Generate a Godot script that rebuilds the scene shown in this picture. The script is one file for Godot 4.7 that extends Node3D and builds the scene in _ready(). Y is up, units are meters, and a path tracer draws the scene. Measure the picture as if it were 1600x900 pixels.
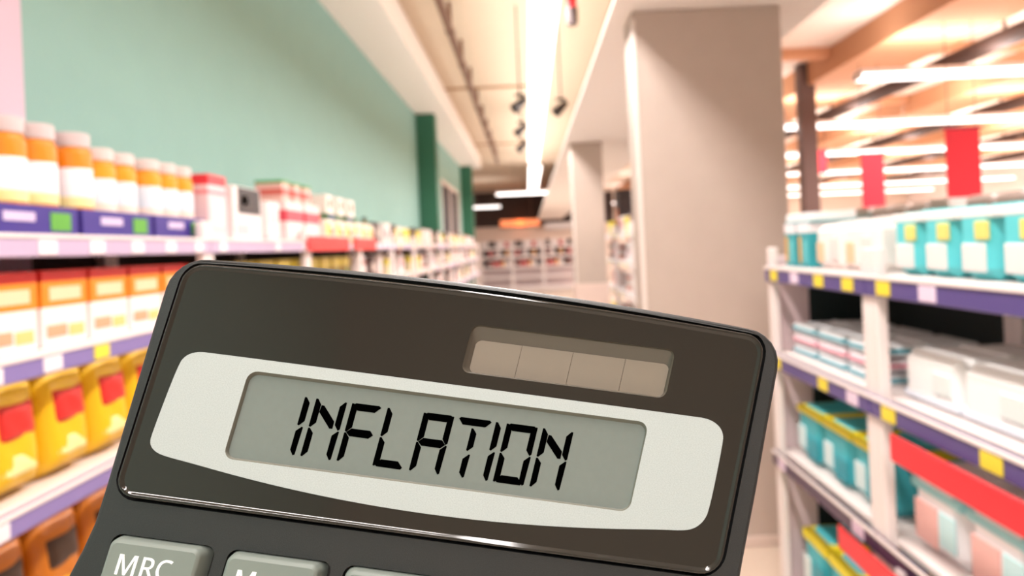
extends Node3D
# A supermarket aisle with a large pocket calculator held up in front of it. Eye height 1.5 m, aisle runs along -Z.

const EYE := 1.5
const ORD := ["first", "second", "third", "fourth", "fifth", "sixth", "seventh", "eighth", "ninth", "tenth", "eleventh", "twelfth", "thirteenth", "fourteenth"]
var mats := {}
var shapes := {}
var protos := {}
var used := {}
var rng := RandomNumberGenerator.new()

# ---------------------------------------------------------------- names, tags
func numbered(n: String) -> String:
	var k: int = used.get(n, 0)
	used[n] = k + 1
	return n if k == 0 else "%s_%03d" % [n, k]

func tag(o: Node, label := "", category := "", group := "", kind := "") -> Node:
	if label: o.set_meta("label", label)
	if category: o.set_meta("category", category)
	if group: o.set_meta("group", group)
	if kind: o.set_meta("kind", kind)
	return o

func thing(called: String, label: String, category: String, at := Vector3.ZERO, turn := 0.0, group := "") -> Node3D:
	var o := Node3D.new()
	o.name = numbered(called)
	add_child(o, true)
	o.position = at
	o.rotation.y = turn
	tag(o, label, category, group)
	return o

func mi(called: String, mesh: Mesh, m: Material, parent: Node, at := Vector3.ZERO) -> MeshInstance3D:
	var o := MeshInstance3D.new()
	o.name = numbered(called) if parent == self else called
	o.mesh = mesh
	o.material_override = m
	o.position = at
	parent.add_child(o, true)
	return o

func struct(called: String, size: Vector3, at: Vector3, m: Material, label := "", category := "") -> MeshInstance3D:
	var o := mi(called, cbox(size, 0.004), m, self, at)
	tag(o, label, category, "", "structure")
	return o

# ---------------------------------------------------------------- materials
func mat(c: Color, rough := 0.5, metal := 0.0) -> StandardMaterial3D:
	var key := "%s_%.2f_%.2f" % [c.to_html(), rough, metal]
	if not mats.has(key):
		var m := StandardMaterial3D.new()
		m.albedo_color = c
		m.roughness = rough
		m.metallic = metal
		mats[key] = m
	return mats[key]

func hexm(h: String, rough := 0.5) -> StandardMaterial3D:
	return mat(Color.html(h), rough)

func noisy(c: Color, spread: float, freq: float, rough: float, scale := 1.0, bump := 0.0, world := false) -> StandardMaterial3D:
	var n := FastNoiseLite.new()
	n.seed = int(freq * 1000.0) + int(c.r * 97.0)
	n.frequency = freq
	n.fractal_octaves = 4
	var t := NoiseTexture2D.new()
	t.width = 256
	t.height = 256
	t.seamless = true
	t.noise = n
	var g := Gradient.new()
	g.set_color(0, c.darkened(spread))
	g.set_color(1, c.lightened(spread))
	t.color_ramp = g
	var m := StandardMaterial3D.new()
	m.albedo_texture = t
	m.roughness = rough
	m.uv1_triplanar = true
	m.uv1_world_triplanar = world
	m.uv1_scale = Vector3.ONE * scale
	if bump > 0.0:
		var b := NoiseTexture2D.new()
		b.width = 256
		b.height = 256
		b.seamless = true
		b.noise = n
		b.as_normal_map = true
		b.bump_strength = 2.0
		m.normal_enabled = true
		m.normal_texture = b
		m.normal_scale = bump
	return m

func glow(c: Color, e: float) -> StandardMaterial3D:
	var m := mat(c, 0.51 + e * 0.001)
	m.emission_enabled = true
	m.emission = c
	m.emission_energy_multiplier = e
	return m

# ---------------------------------------------------------------- shapes
func tri(st: SurfaceTool, a: Vector3, b: Vector3, c: Vector3, out: Vector3) -> void:
	if (b - a).cross(c - a).dot(out) > 0.0:
		st.add_vertex(a); st.add_vertex(c); st.add_vertex(b)
	else:
		st.add_vertex(a); st.add_vertex(b); st.add_vertex(c)

func quad(st: SurfaceTool, a: Vector3, b: Vector3, c: Vector3, d: Vector3, out: Vector3) -> void:
	tri(st, a, b, c, out)
	tri(st, a, c, d, out)

func begin(flat := true) -> SurfaceTool:
	var st := SurfaceTool.new()
	st.begin(Mesh.PRIMITIVE_TRIANGLES)
	st.set_smooth_group(-1 if flat else 0)
	return st

func done(st: SurfaceTool) -> ArrayMesh:
	st.generate_normals()
	return st.commit()

func add_cbox(st: SurfaceTool, size: Vector3, c: float, at := Vector3.ZERO) -> void:
	var h := size / 2.0
	c = minf(c, minf(h.x, minf(h.y, h.z)) * 0.9)
	var p := func(s: Vector3, ax: int) -> Vector3:
		var q := Vector3(s.x * (h.x - c), s.y * (h.y - c), s.z * (h.z - c))
		q[ax] = s[ax] * h[ax]
		return at + q
	for ax in 3:
		var b := (ax + 1) % 3
		var d := (ax + 2) % 3
		for s in [-1.0, 1.0]:
			var v := []
			for k in [[-1.0, -1.0], [1.0, -1.0], [1.0, 1.0], [-1.0, 1.0]]:
				var w := Vector3.ZERO
				w[ax] = s; w[b] = k[0]; w[d] = k[1]
				v.append(p.call(w, ax))
			var n := Vector3.ZERO
			n[ax] = s
			quad(st, v[0], v[1], v[2], v[3], n)
		for s1 in [-1.0, 1.0]:
			for s2 in [-1.0, 1.0]:
				var e0 := Vector3.ZERO
				e0[ax] = -1.0; e0[b] = s1; e0[d] = s2
				var e1 := e0
				e1[ax] = 1.0
				quad(st, p.call(e0, b), p.call(e1, b), p.call(e1, d), p.call(e0, d), (e0 + e1))
	for sx in [-1.0, 1.0]:
		for sy in [-1.0, 1.0]:
			for sz in [-1.0, 1.0]:
				var s := Vector3(sx, sy, sz)
				tri(st, p.call(s, 0), p.call(s, 1), p.call(s, 2), s)

func cbox(size: Vector3, c := 0.003) -> ArrayMesh:
	var key := "b%.4v_%.4f" % [size, c]
	if not shapes.has(key):
		var st := begin()
		add_cbox(st, size, c)
		shapes[key] = done(st)
	return shapes[key]

func lathe(profile: Array, seg := 16) -> ArrayMesh:   # [radius, height] from bottom to top, each stretch its own smoothing group
	var key := "l%s_%d" % [str(profile), seg]
	if shapes.has(key):
		return shapes[key]
	var st := begin(false)
	for i in profile.size() - 1:
		st.set_smooth_group(i + 1)
		var r0: float = profile[i][0]
		var y0: float = profile[i][1]
		var r1: float = profile[i + 1][0]
		var y1: float = profile[i + 1][1]
		for k in seg:
			var a := TAU * k / seg
			var b := TAU * (k + 1) / seg
			var p0 := Vector3(cos(a) * r0, y0, sin(a) * r0)
			var p1 := Vector3(cos(b) * r0, y0, sin(b) * r0)
			var q0 := Vector3(cos(a) * r1, y1, sin(a) * r1)
			var q1 := Vector3(cos(b) * r1, y1, sin(b) * r1)
			var mid := (a + b) / 2.0
			var o := Vector3(cos(mid) * (y1 - y0), r0 - r1, sin(mid) * (y1 - y0))
			if r0 > 0.0: tri(st, p0, p1, q1, o)
			if r1 > 0.0: tri(st, p0, q1, q0, o)
	shapes[key] = done(st)
	return shapes[key]

func pillow(w: float, h: float, d: float, n := 10) -> ArrayMesh:   # a filled bag, standing, its middle at the origin
	var key := "p%.3f_%.3f_%.3f" % [w, h, d]
	if shapes.has(key):
		return shapes[key]
	var st := begin(false)
	st.set_smooth_group(0)
	var f := func(i: int, j: int, s: float) -> Vector3:
		var x := 2.0 * i / n - 1.0
		var y := 2.0 * j / n - 1.0
		var t := pow(maxf(0.0, 1.0 - pow(absf(x), 4.0)), 0.5) * pow(maxf(0.0, 1.0 - pow(absf(y), 5.0)), 0.5)
		t *= 1.0 - 0.12 * y + 0.05 * sin(x * 5.0 + y * 3.0)
		return Vector3(x * w / 2.0 * (1.0 - 0.05 * (1.0 - y * y)), y * h / 2.0, s * t * d / 2.0)
	for s in [-1.0, 1.0]:
		for i in n:
			for j in n:
				quad(st, f.call(i, j, s), f.call(i + 1, j, s), f.call(i + 1, j + 1, s), f.call(i, j + 1, s), Vector3(0, 0, s))
	shapes[key] = done(st)
	return shapes[key]

# ---------------------------------------------------------------- goods (front towards +Z, base at y = 0)
func carton(called: String, w: float, h: float, d: float, col: String, bands: Array, prints: Array, soft := 0.004) -> Node3D:
	var o := Node3D.new()
	o.name = called
	mi("box_body", cbox(Vector3(w, h, d), soft), hexm(col, 0.45), o, Vector3(0, h / 2.0, 0))
	for b in bands:      # [from, to, colour, name]: a printed sleeve round the box
		mi(b[3] if b.size() > 3 else "colour_band", cbox(Vector3(w + 0.002, (b[1] - b[0]) * h, d + 0.002), 0.0008 if soft < 0.01 else soft), hexm(b[2], 0.4), o, Vector3(0, (b[0] + b[1]) / 2.0 * h, 0))
	for q in prints:     # [u0, v0, u1, v1, colour]: a printed panel on the front
		mi("front_print", cbox(Vector3((q[2] - q[0]) * w, (q[3] - q[1]) * h, 0.003), 0.0008), hexm(q[4], 0.4), o, Vector3(((q[0] + q[2]) / 2.0 - 0.5) * w, (q[1] + q[3]) / 2.0 * h, d / 2.0 + 0.0012))
	return o

func jar(h: float, r: float, body: String, cap: String, upper: String, label: String, low: String) -> Node3D:
	var o := Node3D.new()
	o.name = "jar"
	mi("jar_body", lathe([[0.0, 0.0], [r * 0.93, 0.0], [r, r * 0.08], [r, h * 0.8], [r * 0.86, h * 0.865], [r * 0.86, h * 0.88], [0.0, h * 0.88]]), hexm(body, 0.25), o)
	mi("lid", lathe([[r * 0.92, h * 0.86], [r * 0.94, h * 0.87], [r * 0.94, h * 0.985], [r * 0.89, h], [0.0, h]]), hexm(cap, 0.35), o)
	mi("neck_label", lathe([[r * 1.012, h * 0.65], [r * 1.012, h * 0.8]]), hexm(upper, 0.4), o)
	mi("label", lathe([[r * 1.012, h * 0.37], [r * 1.012, h * 0.65]]), hexm(label, 0.4), o)
	mi("label_foot", lathe([[r * 1.012, h * 0.27], [r * 1.012, h * 0.37]]), hexm(low, 0.4), o)
	return o

func tray(w: float, h: float, d: float, col: String, patch: String, pale: String) -> Node3D:
	var o := Node3D.new()
	o.name = "display_tray"
	mi("tray_floor", cbox(Vector3(w, 0.006, d), 0.001), hexm(col), o, Vector3(0, 0.003, 0))
	for s in [-1.0, 1.0]:
		mi("tray_side", cbox(Vector3(0.005, h, d), 0.001), hexm(col), o, Vector3(s * (w / 2.0 - 0.0025), h / 2.0, 0))
	mi("tray_front", cbox(Vector3(w, h, 0.005), 0.001), hexm(col), o, Vector3(0, h / 2.0, d / 2.0))
	mi("tray_back", cbox(Vector3(w, h, 0.005), 0.001), hexm(col), o, Vector3(0, h / 2.0, -d / 2.0))
	mi("front_print", cbox(Vector3(w * 0.22, h * 0.62, 0.003), 0.0005), hexm(patch), o, Vector3(w * 0.3, h * 0.48, d / 2.0 + 0.003))
	mi("front_print", cbox(Vector3(w * 0.3, h * 0.3, 0.003), 0.0005), hexm(pale), o, Vector3(-w * 0.12, h * 0.6, d / 2.0 + 0.003))
	return o

func pouch(w: float, h: float, d: float, col: String, top: String, patch: String, low: String) -> Node3D:
	var o := Node3D.new()
	o.name = "pouch"
	mi("bag", pillow(w, h, d), hexm(col, 0.35), o, Vector3(0, h / 2.0, 0))
	mi("top_seal", cbox(Vector3(w * 0.96, h * 0.09, 0.004), 0.001), hexm(top, 0.4), o, Vector3(0, h * 0.96, 0))
	mi("bottom_seal", cbox(Vector3(w * 0.96, h * 0.03, 0.004), 0.001), hexm(top, 0.4), o, Vector3(0, h * 0.015, 0))
	mi("front_label", pillow(w * 0.72, h * 0.34, d * 0.42), hexm(patch, 0.4), o, Vector3(0, h * 0.62, d * 0.32))
	mi("lower_label", pillow(w * 0.8, h * 0.22, d * 0.36), hexm(low, 0.4), o, Vector3(0, h * 0.27, d * 0.34))
	return o

func softpack(w: float, h: float, d: float, col: String, bands: Array, prints: Array) -> Node3D:   # shrink-wrapped pack: plump box with a sealed end
	var o := carton("soft_pack", w, h, d, col, [], [], minf(h, d) * 0.16)
	for b in bands:
		mi("colour_band", cbox(Vector3(w + 0.003, (b[1] - b[0]) * h, d + 0.003), (b[1] - b[0]) * h * 0.2), hexm(b[2], 0.4), o, Vector3(0, (b[0] + b[1]) / 2.0 * h, 0))
	for q in prints:
		mi("front_print", cbox(Vector3((q[2] - q[0]) * w, (q[3] - q[1]) * h, 0.006), 0.002), hexm(q[4], 0.4), o, Vector3(((q[0] + q[2]) / 2.0 - 0.5) * w, (q[1] + q[3]) / 2.0 * h, d / 2.0 + 0.002))
	mi("end_seal", cbox(Vector3(w * 0.8, 0.008, 0.02), 0.003), hexm(col, 0.45), o, Vector3(0, h + 0.002, 0))
	return o

func bottle(h: float, r: float, col: String, cap: String, label: String) -> Node3D:
	var o := Node3D.new()
	o.name = "bottle"
	mi("bottle_body", lathe([[0.0, 0.0], [r * 0.94, 0.0], [r, r * 0.1], [r, h * 0.66], [r * 0.45, h * 0.82], [r * 0.36, h * 0.9], [0.0, h * 0.9]], 12), hexm(col, 0.3), o)
	mi("cap", lathe([[r * 0.45, h * 0.86], [r * 0.45, h * 0.98], [r * 0.4, h], [0.0, h]], 12), hexm(cap, 0.4), o)
	mi("label", lathe([[r * 1.015, h * 0.2], [r * 1.015, h * 0.56]], 12), hexm(label, 0.4), o)
	return o

func place(key: String, make: Callable, at: Vector3, turn: float, label: String, category: String, group := "") -> Node3D:
	var o: Node3D
	if protos.has(key):
		o = protos[key].duplicate()
	else:
		o = make.call()
		protos[key] = o
		o.set_meta("kindname", o.name)
	o.name = numbered(protos[key].get_meta("kindname"))
	add_child(o, true)
	o.position = at
	o.rotation.y = turn
	o.set_meta("label", label)
	o.set_meta("category", category)
	if group: o.set_meta("group", group)
	return o

# SIDES: where goods stand. x of the shelf's front, which way is inwards, and the turn that brings the front to the aisle
const LEFT := {"x": -1.25, "in": -1.0, "turn": PI / 2}
const RIGHT := {"x": 0.95, "in": 1.0, "turn": -PI / 2}

func row(side: Dictionary, y: float, z0: float, z1: float, n: int, setback: float, key: String, make: Callable, desc: String, where: String, category: String, group: String, jitter := 0.0) -> void:
	for i in n:
		var z := -(z0 + (i + 0.5) * (z1 - z0) / n)
		var lab := "%s, %s from far end, %s" % [desc, ORD[n - 1 - i], where] if n > 1 else "%s, %s" % [desc, where]
		place(key, make, Vector3(side["x"] + side["in"] * (setback + rng.randf() * jitter), y, z), side["turn"] + (rng.randf() - 0.5) * jitter * 3.0, lab, category, group)

# ---------------------------------------------------------------- shelving
func shelving(called: String, label: String, at: Vector3, turn: float, w: float, depth: float, tops: Array, top_h: float, frame: StandardMaterial3D, back: StandardMaterial3D, rails: Array, tags: Array, group: String, back_h := -1.0, near_post := true) -> Node3D:
	# tops: heights of the shelf tops; rails: colour per shelf; tags: colour pairs per shelf. Front faces +Z at z = 0, the bay runs x = 0..w
	var o := thing(called, label, "shelving", at, turn, group)
	var bh: float = back_h if back_h > 0.0 else top_h
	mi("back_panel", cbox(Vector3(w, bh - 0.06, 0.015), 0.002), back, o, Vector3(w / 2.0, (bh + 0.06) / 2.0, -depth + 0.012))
	var xs := [0.0, w] if near_post else [w]
	for x in xs:
		mi("front_post", cbox(Vector3(0.045, top_h - 0.012, 0.03), 0.004), frame, o, Vector3(clampf(x, 0.0226, w - 0.0226), top_h / 2.0, -0.012))
		mi("rear_post", cbox(Vector3(0.04, bh, 0.04), 0.004), frame, o, Vector3(clampf(x, 0.0206, w - 0.0206), bh / 2.0, -depth + 0.045))
	mi("plinth", cbox(Vector3(w - 0.006, 0.09, 0.02), 0.002), frame, o, Vector3(w / 2.0, 0.045, -0.06))
	for i in tops.size():
		var y: float = tops[i]
		mi("shelf_board", cbox(Vector3(w - 0.01, 0.022, depth - 0.04), 0.003), frame, o, Vector3(w / 2.0, y - 0.011, -depth / 2.0 - 0.004))
		var r := mi("price_rail", cbox(Vector3(w - 0.004, 0.058, 0.012), 0.003), rails[i], o, Vector3(w / 2.0, y - 0.029, 0.008))
		mi("rail_lip", cbox(Vector3(w - 0.004, 0.012, 0.006), 0.002), frame, r, Vector3(0, 0.024, 0.008))
		var t: Array = tags[i]
		var n := int(w / 0.2)
		for k in n:
			if t.size() and rng.randf() < 0.7:
				mi("price_tag", cbox(Vector3(0.07, 0.038, 0.004), 0.001), t[k % t.size()], r, Vector3((k + 0.5) / n * w - w / 2.0, -0.004, 0.0075))
	return o

# ---------------------------------------------------------------- lamps
func lamp(label: String, a: Vector3, b: Vector3, width: float, watts: float, up: float, ceiling_y: float, group: String) -> void:
	var along_x := absf(b.x - a.x) > absf(b.z - a.z)
	var len := (b - a).length()
	var o := thing("ceiling_lamp", label, "lamp", (a + b) / 2.0, PI / 2 if along_x else 0.0, group)
	mi("housing", cbox(Vector3(width * 0.8, 0.05, len), 0.008), hexm("efe6e2"), o, Vector3(0, 0.055, 0))
	mi("diffuser", cbox(Vector3(width, 0.05, len - 0.02), 0.012), glow(Color(1.0, 0.97, 0.96), 1.7), o, Vector3(0, 0.008, 0))
	for s in [-1.0, 1.0]:
		mi("end_cap", cbox(Vector3(width + 0.008, 0.075, 0.014), 0.004), hexm("e6dcd8"), o, Vector3(0, 0.025, s * len / 2.0))
	var n := maxi(2, int(len / 3.4))
	for k in n:
		mi("suspension_wire", lathe([[0.004, 0.0], [0.004, ceiling_y - a.y - 0.08]], 6), hexm("8a7468"), o, Vector3(0, 0.08, (k + 0.5) / n * len - len / 2.0))
	for dirn in [-1.0, 1.0]:
		var e := watts if dirn < 0.0 else watts * up
		if e <= 0.0:
			continue
		var l := AreaLight3D.new()
		l.name = "lamp_light"
		l.area_size = Vector2(width * 0.96, len * 0.99)
		l.area_normalize_energy = true
		l.light_energy = e
		l.light_color = Color(1.0, 0.97, 0.955)
		l.shadow_enabled = true
		l.area_range = 60.0
		l.area_attenuation = 2.0
		o.add_child(l, true)
		l.position = Vector3(0, -0.03 if dirn < 0.0 else 0.1, 0)
		l.rotation.x = PI / 2 * dirn
	# the light's own length lies along the lamp: area_size.y

# ---------------------------------------------------------------- calculator (millimetres on its face: u across, v up, h out)
const SKEW := 0.1168
func cp(u: float, v: float, h: float) -> Vector3:
	return Vector3(u + SKEW * v, v, h) * 0.001

func rrect(u0: float, v0: float, u1: float, v1: float, r: float, seg := 5, arc_top := 0.0, arc_bot := 0.0, side := 1) -> PackedVector2Array:
	# rounded rectangle, counter-clockwise; arc_top / arc_bot bow the long edges; side = points along each long edge
	var p := PackedVector2Array()
	var cs := [[u1 - r, v1 - r, 0.0], [u0 + r, v1 - r, PI / 2], [u0 + r, v0 + r, PI], [u1 - r, v0 + r, PI * 1.5]]
	for q in 4:
		for k in seg + 1:
			var a: float = cs[q][2] + PI / 2 * k / seg
			p.append(Vector2(cs[q][0] + cos(a) * r, cs[q][1] + sin(a) * r))
		if q == 0 or q == 2:
			for k in range(1, side):
				var f := float(k) / side
				p.append(Vector2(lerpf(u1 - r, u0 + r, f), v1) if q == 0 else Vector2(lerpf(u0 + r, u1 - r, f), v0))
	var mid := (u0 + u1) / 2.0
	var half := (u1 - u0) / 2.0
	for i in p.size():
		var bow := 1.0 - pow(clampf((p[i].x - mid) / half, -1, 1), 2)
		var up := clampf((p[i].y - v0) / (v1 - v0), 0, 1)
		p[i].y += arc_top * bow * up - arc_bot * bow * (1.0 - up)
	return p

func inset(p: PackedVector2Array, d: float) -> PackedVector2Array:
	var out := PackedVector2Array()
	var n := p.size()
	for i in n:
		var a := (p[i] - p[(i - 1 + n) % n]).normalized()
		var b := (p[(i + 1) % n] - p[i]).normalized()
		var na := Vector2(-a.y, a.x)
		var nb := Vector2(-b.y, b.x)
		var m := (na + nb).normalized()
		out.append(p[i] + m * d / maxf(0.4, m.dot(na)))
	return out

func loft(st: SurfaceTool, rings: Array, hs: Array, group0 := 1, inward := false, smooth := false) -> void:
	for i in rings.size() - 1:
		st.set_smooth_group(group0 if smooth else group0 + i)
		var a: PackedVector2Array = rings[i]
		var b: PackedVector2Array = rings[i + 1]
		var n := a.size()
		for k in n:
			var j := (k + 1) % n
			var e := a[j] - a[k]
			var o2 := Vector2(e.y, -e.x).normalized()
			var dh: float = hs[i + 1] - hs[i]
			var out := Vector3(o2.x, o2.y, 0) * absf(dh) * (-1.0 if inward else 1.0)
			var dr := (b[k] - a[k]).dot(o2)
			var run := -dr     # how far this step moves inwards
			if not inward and dh < 0.0 and run > 0.0:
				out = -out * signf(1.0)
			out.z += absf(run) if absf(dh) > 1e-6 else 1.0
			if inward: out.z = absf(out.z)
			quad(st, cp(a[k].x, a[k].y, hs[i]), cp(a[j].x, a[j].y, hs[i]), cp(b[j].x, b[j].y, hs[i + 1]), cp(b[k].x, b[k].y, hs[i + 1]), out)

func face(st: SurfaceTool, outer: PackedVector2Array, holes: Array, h: float, out := 1.0) -> void:
	var polys := [outer]
	for hole in holes:
		var c := Vector2.ZERO
		for q in hole: c += q
		c /= hole.size()
		var nxt := []
		for p in polys:
			if Geometry2D.intersect_polygons(p, hole).is_empty():
				nxt.append(p)
				continue
			for half in [Rect2(-900, -900, 900 + c.x, 1800), Rect2(c.x, -900, 900, 1800)]:
				var box := PackedVector2Array([half.position, Vector2(half.end.x, half.position.y), half.end, Vector2(half.position.x, half.end.y)])
				for piece in Geometry2D.intersect_polygons(p, box):
					for rest in Geometry2D.clip_polygons(piece, hole):
						nxt.append(rest)
		polys = nxt
	st.set_smooth_group(-1)
	for p in polys:
		var idx := Geometry2D.triangulate_polygon(p)
		for i in range(0, idx.size(), 3):
			var a: Vector2 = p[idx[i]]
			var b: Vector2 = p[idx[i + 1]]
			var c2: Vector2 = p[idx[i + 2]]
			tri(st, cp(a.x, a.y, h), cp(b.x, b.y, h), cp(c2.x, c2.y, h), Vector3(0, 0, out))

func slab(p: PackedVector2Array, h0: float, h1: float, bevel: float, holes := []) -> ArrayMesh:
	var st := begin(false)
	loft(st, [p, p, inset(p, bevel * 0.3), inset(p, bevel)], [h0, h1 - bevel, h1 - bevel * 0.3, h1], 1, false, true)
	face(st, inset(p, bevel), holes, h1)
	return done(st)

func face_text(s: String, u: float, v: float, cap: float, h: float, squeeze := 1.0) -> ArrayMesh:
	var t := TextMesh.new()
	var f := SystemFont.new()
	f.font_names = PackedStringArray(["Droid Sans"])
	f.font_weight = 500
	var bold := FontVariation.new()
	bold.base_font = f
	bold.variation_embolden = 0.2
	t.font = bold
	t.font_size = 64
	t.pixel_size = 0.01
	t.depth = 0.02
	t.text = s
	t.horizontal_alignment = HORIZONTAL_ALIGNMENT_LEFT
	var arr := t.get_mesh_arrays()
	var vs: PackedVector3Array = arr[Mesh.ARRAY_VERTEX]
	var lo := Vector3(1e9, 1e9, 1e9)
	var hi := -lo
	for q in vs:
		lo = lo.min(q)
		hi = hi.max(q)
	var k := cap / (hi.y - lo.y)
	for i in vs.size():
		var q := vs[i] - lo
		vs[i] = cp(u + q.x * k * squeeze, v + q.y * k, h + q.z * 4.0)
	arr[Mesh.ARRAY_VERTEX] = vs
	var m := ArrayMesh.new()
	m.add_surface_from_arrays(Mesh.PRIMITIVE_TRIANGLES, arr)
	return m

func seg_poly(kind: String, x: float, w: float) -> PackedVector2Array:
	# one LCD stroke of a character whose left edge is x and right edge x + w; heights run from -0.2 (top) to -17.1
	var r := x + w
	match kind:
		"f": return PackedVector2Array([Vector2(x, -0.2), Vector2(x + 0.35, -0.2), Vector2(x + 1.55, -1.7), Vector2(x + 1.55, -7.0), Vector2(x + 0.3, -8.35), Vector2(x, -8.2)])
		"e": return PackedVector2Array([Vector2(x, -9.0), Vector2(x + 0.25, -8.95), Vector2(x + 1.5, -10.3), Vector2(x + 1.5, -15.7), Vector2(x + 0.3, -17.1), Vector2(x, -17.0)])
		"b": return PackedVector2Array([Vector2(r, -0.3), Vector2(r - 0.3, -0.25), Vector2(r - 1.5, -1.6), Vector2(r - 1.5, -7.0), Vector2(r - 0.35, -8.4), Vector2(r, -8.1)])
		"c": return PackedVector2Array([Vector2(r, -9.1), Vector2(r - 0.2, -9.0), Vector2(r - 1.55, -10.3), Vector2(r - 1.55, -15.8), Vector2(r - 0.5, -17.2), Vector2(r - 0.2, -17.0)])
		"a": return PackedVector2Array([Vector2(x + 0.7, -0.35), Vector2(x + 1.1, -0.05), Vector2(r - 0.9, -0.05), Vector2(r - 0.45, -0.4), Vector2(r - 1.85, -1.85), Vector2(x + 2.0, -1.85)])
		"g": return PackedVector2Array([Vector2(x + 0.6, -8.65), Vector2(x + 1.7, -7.6), Vector2(r - 1.7, -7.6), Vector2(r - 0.7, -8.65), Vector2(r - 1.7, -9.6), Vector2(x + 1.6, -9.55)])
		"d": return PackedVector2Array([Vector2(x + 0.6, -16.8), Vector2(x + 2.0, -15.35), Vector2(r - 2.4, -15.35), Vector2(r - 0.9, -16.85), Vector2(r - 1.2, -17.25), Vector2(x + 1.1, -17.2)])
		"n": return PackedVector2Array([Vector2(x + 2.1, -1.95), Vector2(x + 1.95, -3.8), Vector2(x + 6.2, -8.15), Vector2(x + 6.85, -8.1), Vector2(x + 6.85, -6.2), Vector2(x + 2.7, -2.0)])
		"i": return PackedVector2Array([Vector2(x, -2.95), Vector2(x + 0.3, -2.95), Vector2(x + 1.5, -4.3), Vector2(x + 1.5, -8.1), Vector2(x + 0.25, -9.35), Vector2(x, -9.2)])
		_: return PackedVector2Array([Vector2(r, -10.7), Vector2(r - 0.2, -10.65), Vector2(r - 1.6, -12.0), Vector2(r - 1.6, -15.9), Vector2(r - 0.5, -17.2), Vector2(r - 0.2, -17.0)])

func flat_slab(p: PackedVector2Array, h0: float, h1: float, grow := 0.0) -> ArrayMesh:
	var st := begin(false)
	if Geometry2D.is_polygon_clockwise(p):
		p.reverse()
	if grow > 0.0:
		p = inset(p, -grow)
	loft(st, [p, p], [h0, h1])
	face(st, p, [], h1)
	return done(st)

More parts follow.
